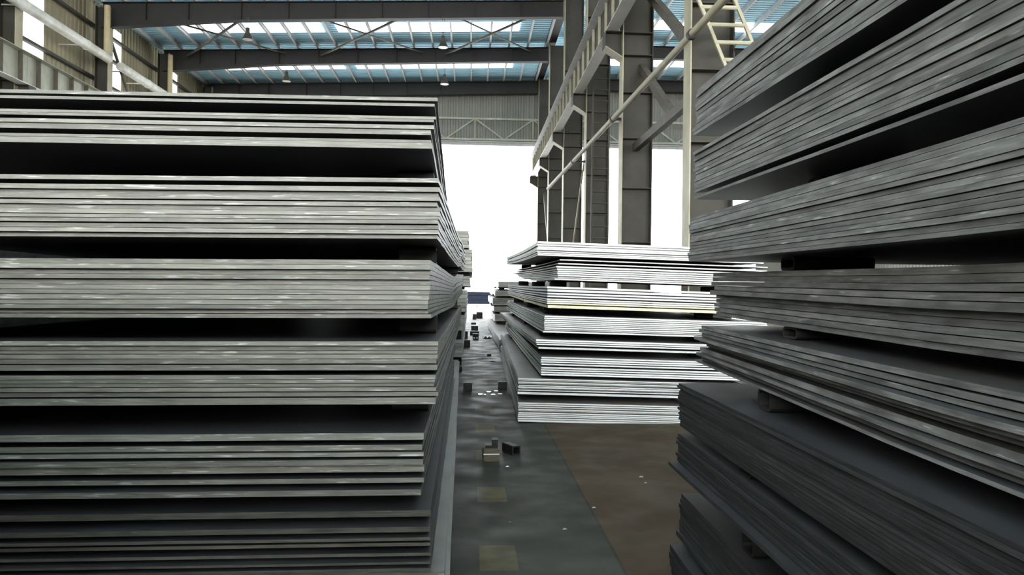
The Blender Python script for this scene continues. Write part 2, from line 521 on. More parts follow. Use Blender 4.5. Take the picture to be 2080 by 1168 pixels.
for pi, (vp, rows, sag) in enumerate(LEFT):
    k = (vp - 957) / F
    sf = curve(sag)
    full = []
    prev = None
    for row in rows:                                          # a recessed plate fills each dark slot between plates
        if row is None:
            prev = None
            continue
        if prev is not None and row[0] - prev[1] > 2.5:
            a, b = prev[1], row[0]
            cnt = 1 if b - a < 14 else 2
            for q in range(cnt):
                y0_ = lerp(a, b, q / cnt) + 0.25; y1_ = lerp(a, b, (q + 1) / cnt) - 0.25
                full.append((y0_, y1_, min(prev[2], row[2]) - 4, 0.16))
        full.append((row[0], row[1], row[2], None))
        prev = row
    for ri, (yt, yb, xr, rec) in enumerate(full):
        rd = random.Random(pi * 100 + ri)
        Yf = LY + (rec + rd.uniform(0, 0.08) if rec else rd.choice((0, 0.004, 0.012, 0.03)))
        a = at_y(xr, yt, LY); b = at_y(xr, yb, LY)
        th = (a.z - b.z) * (rd.uniform(0.85, 0.95) if not rec else 0.9)
        kk = k + rd.uniform(-0.0012, 0.0012)
        nm = f'{"dark recessed" if rec else "grey"} plate, {ORD[ri + 1]} from top of {ORD[pi + 1]} pack in {LSTACK}'
        plate(nm, lg, lambda Y, a=a, kk=kk: a.x + (Y - LY) * kk, Yf, LY + LLEN + rd.uniform(-0.03, 0.03),
              lambda Y, a=a, sf=sf: a.z + sf((Y - LY) / LLEN), th, 2.75, -1, LTILT, [M['scale_black'] if pi > 2 else M['scale_skin'], M['edge_pale_shade'] if pi == 5 else M['edge_pale']], n=28, yskew=k)  # lowest pack's edge colour carries the shade near the floor
    xt = at_y(full[-1][2], full[-1][1], LY)
    x0 = at_y(full[0][2], full[0][0], LY)
    left_packs.append((x0, xt, k, sf))
# the lowest pack reaches further into the aisle and further back
for ri, (zt, xr, th) in enumerate([(0.158, -0.07, 0.022), (0.135, -0.045, 0.022), (0.112, -0.066, 0.022)]):
    kk = (940 - 957) / F
    plate(f'long plate reaching into the aisle, {ORD[ri + 1]} from the top under {LSTACK}', lg, lambda Y, xr=xr, kk=kk: xr + Y * kk, 3.78 + 0.01 * ri, 15.2, lambda Y, zt=zt: zt,
          th, 2.7, -1, 0.0, [M['scale_dusty'], M['edge_pale']], n=24, yskew=kk)

sg = 'steel spacers of the pale-edged stack'
for gi in range(len(left_packs)):
    x0, xt, k, sf = left_packs[gi]
    if gi + 1 < len(left_packs):
        nx, _, nk, nsf = left_packs[gi + 1]
    for si, (Yc, wd, inset) in enumerate([(4.45, 0.2, 0.012), (9.4, 0.2, 0.02)]):
        u = (Yc - LY) / LLEN
        if gi + 1 < len(left_packs):
            X = min(xt.x + (Yc - LY) * k, nx.x + (Yc - LY) * nk) - inset - wd / 2
            zt = xt.z + sf(u) - LTILT * wd * 1.1 - 0.0015
            zb = nx.z + nsf(u) + 0.0015
        else:
            X = xt.x + (Yc - LY) * k - 0.12; zt = xt.z - 0.004; zb = 0.162
        if zt - zb < 0.01:
            continue
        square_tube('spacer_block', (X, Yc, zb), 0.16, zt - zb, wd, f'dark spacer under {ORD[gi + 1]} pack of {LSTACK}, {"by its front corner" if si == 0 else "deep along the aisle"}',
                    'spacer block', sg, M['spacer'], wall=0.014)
for Yc, w_ in ((4.6, 'by the front corner'), (9.0, 'half way along'), (14.6, 'at the far end')):
    square_tube('floor_bearer', (-0.75, Yc, 0), 0.12, 0.089, 1.2, f'low dark bearer on the floor under {LSTACK}, {w_}', 'bearer', 'floor bearers under the pale-edged stack', M['spacer'])

# ---- the bright stack beyond the aisle joint: front face at Y = 8.9, left corner px
MID = [
    (967, 1092, 0.2, [(490, 494.8), (495, 499), (499.4, 503.4), (503.6, 508), (508.2, 512.1), (512.5, 515.6), (515.8, 519.2)], 2.62, 'edge_bright'),
    (957, 1133, 0.12, [(526.6, 529.4, 4), (534, 537.4, 0), (540, 544.6, -2), (545.2, 549), (549.6, 553.2), (553.6, 557.2), (557.8, 561.4), (561.8, 565.2), (565.6, 569, -6)], 2.4, 'edge_bright'),
    (953, 1112, 0.08, [(581.8, 586.2), (587.4, 593.4), (594.4, 598.6), (600, 604.6), (606, 609.6), (610.2, 613.8), (614.2, 618.2), (619.6, 627, 1)], 2.5, 'edge_bright'),
    (957, 1106, 0.05, [(641, 644.6), (645, 648.6), (649, 652.6), (653, 656.6), (657, 660.4), (660.8, 664.4), (664.8, 668.2), (668.6, 672), (672.2, 675.6, -2)], 2.6, 'edge_bright'),
    (945, 1090, 0.05, [(689.3, 693.2), (693.8, 697.6), (698, 701.6), (704.6, 709.8, 3)], 2.6, 'edge_bright'),
    (957, 1099, 0.05, [(724.7, 728.6), (729.4, 733.2), (734, 737.8), (738.6, 742.6), (745.4, 749.6), (750.2, 754.2), (754.8, 758.4), (759, 763.3)], 2.7, 'edge_bright'),
    (982, 1053, 0.02, [(768.6, 771.4), (771.8, 774.8), (775.2, 778.2), (778.5, 781.5), (781.8, 784.8), (785.1, 787.9), (788.2, 791), (791.3, 794), (796, 802, -1)], 2.6, 'edge_bright'),
    (982, 1053, 0.0, [(817.7, 821), (821.4, 824.8), (826.6, 829.8), (830.2, 833.4), (833.8, 837), (837.4, 840.8), (841.2, 844.4), (844.8, 848), (848.6, 852), (852.6, 857.6, -2)], 2.62, 'edge_bright'),
]
MY, MLEN, MTILT = 8.9, 9.2, -0.022
MSTACK = 'the bright stack'
mg = 'plates of the bright stack'
mid_packs = []
for pi, (vp, xl, rise, rows, wid, em) in enumerate(MID):
    k = (vp - 957) / F
    rowsx = [(r[0], r[1], xl + (r[2] if len(r) > 2 else 0)) for r in rows]
    for ri, (yt, yb, x) in enumerate(rowsx):
        rd = random.Random(pi * 77 + ri)
        a = at_y(x + rd.uniform(-1.2, 1.2), yt, MY); b = at_y(x, yb, MY)
        th = (a.z - b.z) * rd.uniform(0.68, 0.85)
        Yf = MY + rd.uniform(0, 0.02) + (0.04 if len(rows[ri]) < 3 and rd.random() < 0.2 else 0)
        kk = k + rd.uniform(-0.0015, 0.0015)
        e = M['edge_yellow'] if (pi == 2 and ri >= 6) else M[em]
        w_ = 2.62 if (pi == 1 and ri < 2) else wid
        w_ = min(w_, 3.42 - a.x)
        plate(f'{"yellowish" if (pi == 2 and ri >= 6) else "bright-edged"} plate, {ORD[ri + 1]} from top of {ORD[pi + 1]} pack in {MSTACK}', mg,
              lambda Y, a=a, kk=kk: a.x + (Y - MY) * kk, Yf, MY + MLEN + rd.uniform(-0.05, 0.05),
              lambda Y, a=a, rise=rise: a.z + rise * ((Y - MY) / MLEN) ** 1.3, th, w_, 1, MTILT, [M['scale_dusty'], e], n=20, yskew=-0.012)
    mid_packs.append((at_y(rowsx[0][2], rowsx[0][0], MY), at_y(rowsx[-1][2], rowsx[-1][1], MY), k, rise))
for gi in range(len(mid_packs)):
    x0, xt, k, rise = mid_packs[gi]
    last = gi + 1 == len(mid_packs)
    if not last:
        nx, _, nk, nrise = mid_packs[gi + 1]
    for si, (Yc, X_) in enumerate([(9.75, 0.03), (12.6, 0.03), (16.2, 0.03), (9.6, 1.9)]):
        u = ((Yc - MY) / MLEN) ** 1.3
        wd = 0.2
        if not last:
            X = max(xt.x + (Yc - MY) * k, nx.x + (Yc - MY) * nk) + X_ + wd / 2
            zt = xt.z + rise * ((Yc - 0.08 - MY) / MLEN) ** 1.3 + MTILT * (X + wd / 2 - xt.x) - 0.005
            zb = nx.z + nrise * u + MTILT * (X - wd / 2 - nx.x) + 0.002
        else:
            X = xt.x + (Yc - MY) * k + X_ + wd / 2; zt = xt.z + MTILT * (X + wd / 2 - xt.x) - 0.002; zb = 0.0
        if zt - zb < 0.006:
            continue
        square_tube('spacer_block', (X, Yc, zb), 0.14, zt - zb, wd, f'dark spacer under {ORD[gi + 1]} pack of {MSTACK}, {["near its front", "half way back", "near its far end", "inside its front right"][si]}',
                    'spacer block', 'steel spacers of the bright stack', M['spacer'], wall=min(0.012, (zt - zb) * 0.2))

# ---- the dark stack overhanging on the right: far end at Y ~ 4, near end behind the viewpoint
def aff(src, a, b):
    s0, s1 = src[0], src[-1]
    return [a + (s - s0) / (s1 - s0) * (b - a) for s in src]


RIGHT = [
    # far corner x, far top, far bottom, boundaries at px x = 1900 (None marks an open slot), vp x
    (1414, 183, 277.5, [-236, -216, -195, -175, -155, -136, -115, -96, -78, -60, -42, -25], 985),
    (1411, 309.4, 405, [25.7, 40, 53, 69, 84, 98, 112, 126.7, 142, 156, 172, 189, 202, 'gap', 217, 228], 970),
    (1400, 443.8, 532, [293, 305, 321, 335, 349, 362, 375, 389, 403.5, 418, 431, 444.5, 458, 473, 485.6], 978),
    (1448, 554.4, 641.7, [542, 559, 577, 594, 611, 629, 644.5, 661.6, 679, 697, 714], 985),
    (1423, 661, 735, [764, 782, 799.7, 815, 831, 847.6, 867, 889.6, 903, 925.5, 936.7], 1000),
    (1378, 777.8, 864, [1026.8, 1038.3, 1050.8, 1064, 1076, 1088, 1100.6, 1113, 1125, 1138, 1150, 1163, 1175, 1188, 1200, 1213, 1226], 985),
    (1375, 879, 944, [1270, 1286, 1302, 1318, 1334, 1350, 1366, 1384, 1402], 985),
    (1381, 1001, 1090, [1545, 1568, 1592, 1616, 1640, 1666, 1690, 1716, 1742], 985),
    (1361, 1104, 1165, [1841, 1878, 1916, 1953, 1990], 985),
]
RYF, RLEN, RW = 4.0, 6.2, 2.3
RSTACK = 'the dark overhanging stack'
rg = 'plates of the dark overhanging stack'
right_packs = []
for pi, (xf, ft, fb, near, vp) in enumerate(RIGHT):
    k = (vp - 957) / F
    marks = [v for v in near if v != 'gap']
    far = aff(marks, ft, fb)
    gap_at = near.index('gap') if 'gap' in near else -1
    A = at_y(xf, ft, RYF)
    nr = len(marks) - 1
    ri = 0
    first = last_ = None
    d = ray(1900, marks[0]); t = (A.x - k * RYF) / (d.x - k * d.y); n0 = EYE + d * t
    ztop0 = 0.2 * (A.z - n0.z) / (RYF - n0.y)
    for q in range(nr):
        if gap_at >= 0 and q == gap_at - 1:
            continue
        ri += 1
        rd = random.Random(pi * 55 + q)
        jx = rd.uniform(-2.0, 2.0)
        inset = 0.0
        if pi == 3 and q >= 5: inset = 0.012
        if pi == 3 and q == 4: jx = -8
        if pi == 4 and q == 5: inset = 0.035
        if pi == 4 and q in (3,): jx = -14
        if pi == 4 and q in (7, 9): jx = -10
        if pi == 6 and q == 7: jx = -19
        if pi == 0 and q >= 9: jx = -6
        if pi == 7 and q == 7: jx = -6
        a = at_y(xf + jx, far[q], RYF); b = at_y(xf + jx, far[q + 1], RYF)
        d = ray(1900, marks[q]); X0 = A.x
        t = (X0 - k * RYF) / (d.x - k * d.y); na = EYE + d * t
        d = ray(1900, marks[q + 1]); t = (X0 - k * RYF) / (d.x - k * d.y); nb = EYE + d * t
        th = min(a.z - b.z, na.z - nb.z) * rd.uniform(0.84, 0.93)
        def zf(Y, a=a, na=na, ztop0=ztop0):
            if Y >= na.y:
                return na.z + (a.z - na.z) * (Y - na.y) / (RYF - na.y)
            return na.z + ztop0 * (Y - na.y)
        kk = k + rd.uniform(-0.001, 0.001)
        look = 'thin' if pi == 5 else 'dark'
        if pi == 6 and q == 7: look = 'protruding'
        plate(f'{look} plate, {ORD[ri]} from top of {ORD[pi + 1]} pack in {RSTACK}', rg,
              lambda Y, a=a, kk=kk, inset=inset: a.x + inset + (Y - RYF) * kk, RYF - RLEN, RYF + rd.uniform(-0.02, 0.02), zf, th, RW, 1, 0.0,
              [M['scale_black'] if pi >= 5 else M['scale_skin'], M['edge_dark_shade'] if pi >= 5 else M['edge_dark']], n=22, rough=0.002)  # edge colour of the lower packs includes their shade
        if first is None: first = (a, zf, kk)
        last_ = (a, zf, kk, th)
    right_packs.append((first, last_))
for gi in range(len(right_packs)):
    la, lz, lk, lth = right_packs[gi][1]
    lastp = gi + 1 == len(right_packs)
    for si, (Yc, wd) in enumerate([(3.06, 0.135), (-1.2, 0.125)]):
        if si == 1 and gi not in (3, 4):
            continue
        zt = min(lz(Yc - 0.07), lz(Yc + 0.07)) - lth - 0.002
        if not lastp:
            fa, fz, fk = right_packs[gi + 1][0]
            zb = max(fz(Yc - 0.07), fz(Yc + 0.07)) + 0.002
            X = max(la.x + (Yc - RYF) * lk, fa.x + (Yc - RYF) * fk) + (0.22 if gi < 2 else 0.03) + 0.16
        else:
            zb = 0.0; X = la.x + 0.2
        if zt - zb < 0.008:
            continue
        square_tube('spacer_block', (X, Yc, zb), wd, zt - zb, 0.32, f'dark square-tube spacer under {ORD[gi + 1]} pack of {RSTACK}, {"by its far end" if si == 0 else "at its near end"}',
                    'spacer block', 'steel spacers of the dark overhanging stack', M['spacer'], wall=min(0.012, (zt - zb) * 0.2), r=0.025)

# ---- neighbouring stacks added to block light leaking into the gaps and aisle
def blocker_stack(x0, x1, y0, y1, packs, where, group):
    for i, (z0, z1) in enumerate(packs):
        plate(f'thick slab, {ORD[len(packs) - i]} from top of {where}', group, lambda Y: x0, y0, y1, lambda Y, z1=z1: z1, z1 - z0, x1 - x0, 1, 0, [M['scale_skin'], M['edge_dark']], n=8, m=3)
        zb = packs[i - 1][1] if i else 0.0
        for t in (0.15, 0.85):
            square_tube('spacer_block', ((x0 + x1) / 2, lerp(y0, y1, t), zb + 0.002), 0.2, z0 - zb - 0.004, (x1 - x0) * 0.8, f'added dark bearer, {ORD[len(packs) - i]} from top of {where}, {"near" if t < 0.5 else "far"} end', 'spacer block',
                        'added spacers of ' + where, M['spacer'])


blocker_stack(-7.0, -3.25, 4.0, 11.6, [(0.09, 0.4), (0.5, 0.75), (0.83, 1.05), (1.15, 1.42), (1.52, 1.82), (1.9, 2.2)], 'the dark stack past the pale-edged stack', 'slabs of the added neighbouring stack')
blocker_stack(-4.6, -1.3, -5.5, 1.8, [(0.09, 0.45), (0.53, 0.9), (0.98, 1.35), (1.43, 1.95)], 'the stack beside the viewpoint', 'slabs of the added light-blocking stack beside the viewpoint')  # added out of view to keep light off the pale-edged stack's front

blocker_stack(-6.5, -2.7, 1.95, 3.55, [(0.09, 0.45), (0.53, 0.9), (0.98, 1.5), (1.58, 1.9)], 'the short stack before the pale-edged stack', 'slabs of the added light-blocking short stack')  # added unseen to stop light entering from the left
blocker_stack(-1.2, 0.95, -6.5, -2.7, [(0.09, 0.45), (0.53, 0.9), (0.98, 1.5)], 'the stack closing the aisle behind the viewpoint', 'slabs of the added light-blocking stack closing the aisle')  # added unseen so low light from behind is blocked

# ---- the stack standing behind the pale-edged stack
BY = 15.5
BACK = [(951, 469, 504, 5), (959, 507, 553, 6), (955, 561, 582, 3), (946, 589, 634, 5), (944, 640, 672, 4), (939, 690, 726, 5)]
BSTACK = 'the stack behind the pale-edged stack'
prev = None
for pi, (xr, y0, y1, cnt) in enumerate(BACK):
    for q in range(cnt):
        rd = random.Random(900 + pi * 20 + q)
        a = at_y(xr + rd.uniform(-1.2, 1.2), lerp(y0, y1, q / cnt), BY); b = at_y(xr, lerp(y0, y1, (q + 1) / cnt), BY)
        plate(f'plate, {ORD[q + 1]} from top of {ORD[pi + 1]} pack in {BSTACK}', 'plates of the stack behind', lambda Y, a=a: a.x, BY, BY + 8, lambda Y, a=a: a.z,
              (a.z - b.z) * 0.92, 2.6, -1, 0, [M['scale_skin'], M['edge_far']], n=6, m=2)
    bz = at_y(xr, y1, BY)
    nz = at_y(BACK[pi + 1][0], BACK[pi + 1][1], BY).z if pi + 1 < len(BACK) else 0.0
    xx = min(bz.x, at_y(BACK[pi + 1][0], y1, BY).x if pi + 1 < len(BACK) else 9)
    square_tube('spacer_block', (xx - 0.13, BY + 0.4, nz + 0.002), 0.2, bz.z - nz - 0.006, 0.22, f'dark spacer under {ORD[pi + 1]} pack of {BSTACK}', 'spacer block', 'steel spacers of the stack behind', M['spacer'])

# ---- stacks further along the right side of the aisle
for ri in range(4):
    plate(f'{ORD[ri + 1]} plate from the top of the low stack behind the bright stack', 'plates of the low stack', lambda Y: 0.70 + 0.012 * math.sin(Y), 19.2, 33.5, lambda Y, ri=ri: 0.30 - 0.06 * ri,
          0.055, 2.4, 1, 0, [M['scale_dusty'], M['edge_far']], n=16, m=2)
square_tube('floor_bearer', (1.3, 20.0, 0), 0.12, 0.062, 1.0, 'dark bearer under the near end of the low stack', 'bearer', 'bearers of the low stack', M['spacer'])
square_tube('floor_bearer', (1.3, 27.0, 0), 0.12, 0.062, 1.0, 'dark bearer under the middle of the low stack', 'bearer', 'bearers of the low stack', M['spacer'])
ztop = 1.80
for pi, (cnt, dx) in enumerate([(3, 0.12), (3, 0.02), (4, -0.05), (3, 0.0), (4, 0.05)]):
    for q in range(cnt):
        plate(f'wavy plate, {ORD[q + 1]} from top of {ORD[pi + 1]} pack in the far stack along the aisle', 'plates of the far stack',
              lambda Y, dx=dx: 0.80 + dx, 26.5 + 0.3 * pi, 34.8, lambda Y, zt=ztop, pi=pi: zt + 0.03 * math.sin(Y * 1.3 + pi), 0.058, 2.4, 1, 0, [M['scale_dusty'], M['edge_far']], n=16, m=2)
        ztop -= 0.062
    nz = ztop - 0.085 if pi < 4 else 0.31
    for Yc, w_ in ((28.4, 'near'), (32.6, 'far')):
        o_ = 0.03 * math.sin(Yc * 1.3 + pi); o2 = 0.03 * math.sin(Yc * 1.3 + pi + 1) if pi < 4 else 0
        square_tube('spacer_block', (0.98 + dx, Yc, nz + o2 + 0.016), 0.14, max(0.03, ztop + 0.004 + o_ - nz - o2 - 0.036), 0.2, f'dark spacer under {ORD[pi + 1]} pack of the far stack, {w_} end', 'spacer block',
                    'steel spacers of the far stack', M['spacer'])
    ztop = nz

# ------------------------------------------------------------------ building
XL, XR, YF_, YB_ = -14.75, 22.0, 43.6, -16.0
COLY = [13.0, 18.9, 24.9, 31.0, 37.0, 43.0]
XC = 3.56                                    # hall-side face of the column row


def roof_z(x):
    return 13.22 + 0.035 * (x - 3.6) if x < 3.6 else 13.42


fl = MB().box((XL - 0.2, YB_, -0.3), (XR, YF_ + 0.3, 0.0)).build('floor', M['floor'])
tag(fl, kind='structure')
yd = MB().box((-160, YF_ + 0.3, -0.35), (160, 260, -0.03)).build('yard_ground', M['yard'])
tag(yd, kind='structure')


def corrugated(name, m, p0, along, across, length, span, period, depth, normal, kind='structure'):
    """sheet whose ribs run along `across`; rib profile steps along `along`"""
    p0, al, ac, nn = Vector(p0), Vector(along), Vector(across), Vector(normal)
    prof = []
    t = 0.0
    while t < length:
        for f, h in ((0, 0), (0.45, 0), (0.55, 1), (0.9, 1)):
            s = t + f * period
            if s <= length:
                prof.append((s, h * depth))
        t += period
    prof.append((length, 0))
    vs, fs = [], []
    for s, h in prof:
        for e in (0, span):
            for b in (0, 0.012):
                vs.append(p0 + al * s + ac * e + nn * (h + b))
    for i in range(len(prof) - 1):
        a, b = 4 * i, 4 * (i + 1)
        fs += [(a, b, b + 2, a + 2), (a + 1, a + 3, b + 3, b + 1), (a, a + 1, b + 1, b), (a + 2, b + 2, b + 3, a + 3)]
    e = 4 * (len(prof) - 1)
    fs += [(0, 2, 3, 1), (e, e + 1, e + 3, e + 2)]
    o = obj(name, vs, fs, m)
    return tag(o, kind=kind)


# ceiling: two roof slopes
sl = Vector((1, 0, 0.035)).normalized()
corrugated('ceiling', M['roof'], (XL - 0.3, YB_, roof_z(XL - 0.3)), (0, 1, 0), sl, YF_ + 0.4 - YB_, (3.6 - XL + 0.3) / sl.x, 0.25, 0.035, (0, 0, 1))
corrugated('ceiling', M['roof'], (3.7, YB_, 13.42), (0, 1, 0), (1, 0, 0), YF_ + 0.4 - YB_, XR - 3.7, 0.25, 0.035, (0, 0, 1))
tag(MB().box((3.35, YB_, 13.2), (3.85, YF_ + 0.3, 13.30)).build('trim_valley', M['beam']), kind='structure')
# side walls
corrugated('wall_left', M['wall'], (XL, YB_, 0), (0, 1, 0), (0, 0, 1), YF_ - YB_, 12.75, 0.3, 0.04, (-1, 0, 0))
corrugated('wall_right', M['wall_grey'], (XR, YB_, 0), (0, 1, 0), (0, 0, 1), YF_ - YB_, 13.6, 0.3, 0.04, (1, 0, 0))
# end wall with its doorway, above and beside it
DZ = 9.66
corrugated('wall_far', M['wall_grey'], (XL, YF_, DZ), (1, 0, 0), (0, 0, 1), XR - XL, 13.5 - DZ, 0.3, 0.04, (0, 1, 0))
tag(MB().box((XL, YF_ - 0.02, 0), (-9.0, YF_ + 0.1, DZ)).build('wall_far_side', M['wall_grey']), kind='structure')
tag(MB().box((16.0, YF_ - 0.02, 0), (XR, YF_ + 0.1, DZ)).build('wall_far_side', M['wall_grey']), kind='structure')
tr = MB()
tr.box((-9.0, YF_ - 0.16, DZ - 0.16), (16.0, YF_ - 0.02, DZ))
tr.box((-9.0, YF_ - 0.26, DZ + 0.02), (16.0, YF_ - 0.06, DZ + 0.06))
tag(tr.build('door_1_track', M['purlin']), kind='structure')
# end wall behind the viewpoint
corrugated('wall_rear', M['wall_grey'], (XL, YB_, 0.0), (1, 0, 0), (0, 0, 1), XR - XL, 13.5, 0.3, 0.04, (0, -1, 0))

wn = 0
for x0, x1 in ((-14.0, -5.2), (-4.8, 3.2), (4.6, 13.0), (13.4, 21.5)):
    wn += 1
    tag(MB().box((x0, YB_ + 0.06, 3.2), (x1, YB_ + 0.09, 12.0)).build(f'rear_fill_panel_{wn}', M['rear_fill']), kind='structure')  # added light panels set in the unseen rear wall, no known windows

# skylight strips across the roof, one in each bay
for by in (-13.4, -7.4, -1.4, 4.6, 10.6, 16.6, 22.5, 28.4, 34.6, 40.4):
    for x0, x1 in ((-12.6, -6.6), (-6.0, 2.0), (6.0, 18.0)):
        wn += 1
        z0, z1 = roof_z(x0) - 0.03, roof_z(x1) - 0.03
        vs = [(x0, by - 0.6, z0), (x1, by - 0.6, z1), (x1, by + 0.6, z1), (x0, by + 0.6, z0)]
        vs += [(a, b, c + 0.02) for a, b, c in vs]
        tag(obj(f'rear_fill_panel_{wn}', vs, [(0, 1, 2, 3), (7, 6, 5, 4), (0, 4, 5, 1), (1, 5, 6, 2), (2, 6, 7, 3), (3, 7, 4, 0)], M['skylight']), kind='structure')
# tall translucent strips in the left wall
for cy in (-9.0, -3.0, 3.0, 9.0, 15.0, 21.0, 27.1, 33.05, 39.3):
    wn += 1
    tag(MB().box((XL + 0.015, cy - 0.6, 1.2), (XL + 0.04, cy + 0.6, 12.0)).build(f'rear_fill_panel_{wn}', M['window']), kind='structure')

# purlins along the roof
for i in range(21):
    x = -14.3 + i * 0.885
    z = roof_z(x) - 0.045
    p = MB()
    p.prism([(x - 0.035, z), (x + 0.035, z), (x + 0.035, z - 0.015), (x - 0.02, z - 0.015), (x - 0.02, z - 0.165), (x + 0.04, z - 0.165), (x + 0.04, z - 0.18), (x - 0.035, z - 0.18)], 'y', 15.0, YF_)
    lab = f'{ORD[i + 1] if i < 20 else "last"} galvanised purlin counted from the window wall, under the roof'
    tag(p.build('roof_purlin', M['purlin']), lab, 'purlin', 'purlins over the main hall')
for i in range(9):
    x = 4.6 + i * 1.1
    z = 13.42 - 0.045
    p = MB()
    p.prism([(x - 0.035, z), (x + 0.035, z), (x + 0.035, z - 0.015), (x - 0.02, z - 0.015), (x - 0.02, z - 0.165), (x + 0.04, z - 0.165), (x + 0.04, z - 0.18), (x - 0.035, z - 0.18)], 'y', 15.0, YF_)
    tag(p.build('roof_purlin', M['purlin']), f'{ORD[i + 1]} purlin past the column row, over the side hall', 'purlin', 'purlins over the side hall')


def ibeam_x(b, x0, x1, zt0, zt1, d0, d1, y, fwid, tf=0.022, tw=0.014):
    """lateral I-beam, top and depth vary linearly"""
    def quadbar(za0, zb0, za1, zb1, hw):
        b.add([(x0, y - hw, zb0), (x0, y + hw, zb0), (x0, y + hw, za0), (x0, y - hw, za0), (x1, y - hw, zb1), (x1, y + hw, zb1), (x1, y + hw, za1), (x1, y - hw, za1)],
              [(0, 1, 2, 3), (7, 6, 5, 4), (0, 4, 5, 1), (1, 5, 6, 2), (2, 6, 7, 3), (3, 7, 4, 0)])
    quadbar(zt0, zt0 - tf, zt1, zt1 - tf, fwid / 2)
    quadbar(zt0 - d0 + tf, zt0 - d0, zt1 - d1 + tf, zt1 - d1, fwid / 2)
    quadbar(zt0 - tf, zt0 - d0 + tf, zt1 - tf, zt1 - d1 + tf, tw / 2)


FRN = ['', 'nearest visible', 'second', 'third and farthest']
for fi, y in enumerate(COLY[3:]):
    root = thing('roof_beam', (-14.2, y, 11.5), f'{FRN[fi + 1]} dark roof beam spanning the main hall', 'roof beam', 'roof beams of the main hall')
    tp = lambda x: roof_z(x) - 0.235
    b = MB()
    ibeam_x(b, -14.25, -9.0, tp(-14.25), tp(-9.0), 0.98, 0.72, y, 0.3)
    ibeam_x(b, -9.0, 3.5, tp(-9.0), tp(3.5), 0.72, 0.66, y, 0.3)
    b.build('beam_body', M['beam'], root)
    for x in [-12.6, -11, -9.0, -7.2, -5.4, -3.6, -1.8, 0, 1.8]:
        s = MB(); s.box((x - 0.008, y - 0.14, tp(x) - 0.66), (x + 0.008, y + 0.14, tp(x) - 0.024))
        s.build('stiffener', M['beam'], root)
for fi, y in enumerate(COLY[4:]):
    root = thing('roof_beam', (4.3, y, 12.6), f'{["nearer", "farther"][fi]} dark roof beam of the side hall past the columns', 'roof beam', 'roof beams of the side hall')
    b = MB(); ibeam_x(b, 4.3, 20.0, 13.18, 13.18, 0.6, 0.6, y, 0.3); b.build('beam_body', M['beam'], root)

# roof cross bracing between the beams
bn = 0
LATN = ['window-wall side', 'middle', 'column side']
for bi, (ya, yb) in enumerate(((31.0, 37.0), (37.0, 43.0))):
    for ni, (xa, xb) in enumerate(((-13.2, -8.7), (-7.1, -2.4), (-1.4, 2.7))):
        for di in range(2):
            p, q = ((xa, ya + 0.15), (xb, yb - 0.15)) if di == 0 else ((xb, ya + 0.15), (xa, yb - 0.15))
            zo = 0.0 if di == 0 else 0.09
            P = Vector((p[0], p[1], roof_z(p[0]) - 0.50 - zo)); Q = Vector((q[0], q[1], roof_z(q[0]) - 0.50 - zo))
            if bi == 1:
                continue
            m_ = MB(); m_.angle(P, Q, 0.075, 0.01, (0, 0, 1))
            tag(m_.build('roof_brace', M['brace']), f'dark roof brace, {["rising" , "falling"][di]} member of the {LATN[ni]} cross under the nearest roof bay', 'roof brace', 'crossed roof braces')


# ---- columns
def column(y, x0, w, dep, z1, label, inner, group, bracket_z=7.76, stiff=None):
    """H column: web in the xz-plane, flanges at both ends; inner = +1 if the hall lies towards -x"""
    root = thing('steel_column', (x0 + w / 2, y, 0), label, 'column', group)
    MB().box((x0 + 0.02, y - 0.011, 0), (x0 + w - 0.02, y + 0.011, z1)).build('web', M['column'], root)
    f1 = MB().box((x0, y - dep / 2, 0), (x0 + 0.022, y + dep / 2, z1)).build('flange', M['cream'] if inner > 0 else M['column'], root)  # hall-side flange cream: paint colour that also carries its lit edge
    f2 = MB().box((x0 + w - 0.022, y - dep / 2, 0), (x0 + w, y + dep / 2, z1)).build('flange', M['column'] if inner > 0 else M['cream'], root)
    for z in (stiff or [1.2, 2.7, 4.0, 5.2, 6.3, 7.2, 7.74, 8.7, 10.2]):
        MB().box((x0 + 0.022, y - dep / 2 + 0.01, z - 0.01), (x0 + w - 0.022, y + dep / 2 - 0.01, z + 0.01)).build('stiffener', M['column'], root)
    # corbel that carries the crane girder
    s = -1 if inner > 0 else 1
    xa = x0 if inner > 0 else x0 + w
    xb = xa + s * 0.42
    zb = bracket_z
    br = MB()
    br.prism([(xa, zb - 0.02), (xb, zb - 0.02), (xb, zb - 0.36), (xa, zb - 0.62)], 'y', y - 0.012, y + 0.012)
    bw = br.build('bracket_web', M['column'], root)
    fb = MB()
    fb.box((min(xa, xb), y - dep / 2, zb - 0.02), (max(xa, xb), y + dep / 2, zb))
    fb.box((xb - 0.01, y - dep / 2, zb - 0.37), (xb + 0.01, y + dep / 2, zb - 0.02))
    sub(fb.build('bracket_plate', M['column'], None), bw)
    lo = MB(); lo.bar((xb, y, zb - 0.37), (xa, y, zb - 0.63), dep, 0.018, (0, 1, 0))
    sub(lo.build('bracket_flange', M['cream'], None), bw)  # lit lower flange of the bracket, its light put into the pale colour
    return root


CN = ['nearest column of the row, half hidden by the dark overhanging stack', 'broad column standing clear behind the bright stack', 'third column of the row, beside the ladder',
      'fourth column of the row towards the doorway', 'fifth column of the row near the doorway', 'last column of the row at the doorway']
for i, y in enumerate(COLY):
    column(y, XC, 0.74, 0.42, 13.1, CN[i], 1, 'columns of the centre row')
LN = ['nearest column along the window wall', 'column of the window wall carrying the nearest roof beam', 'column of the window wall carrying the second roof beam', 'column of the window wall carrying the farthest roof beam']
for i, y in enumerate(COLY[2:]):
    column(y, -14.45, 0.5, 0.4, 12.2, LN[i], -1, 'columns along the window wall', bracket_z=7.6)


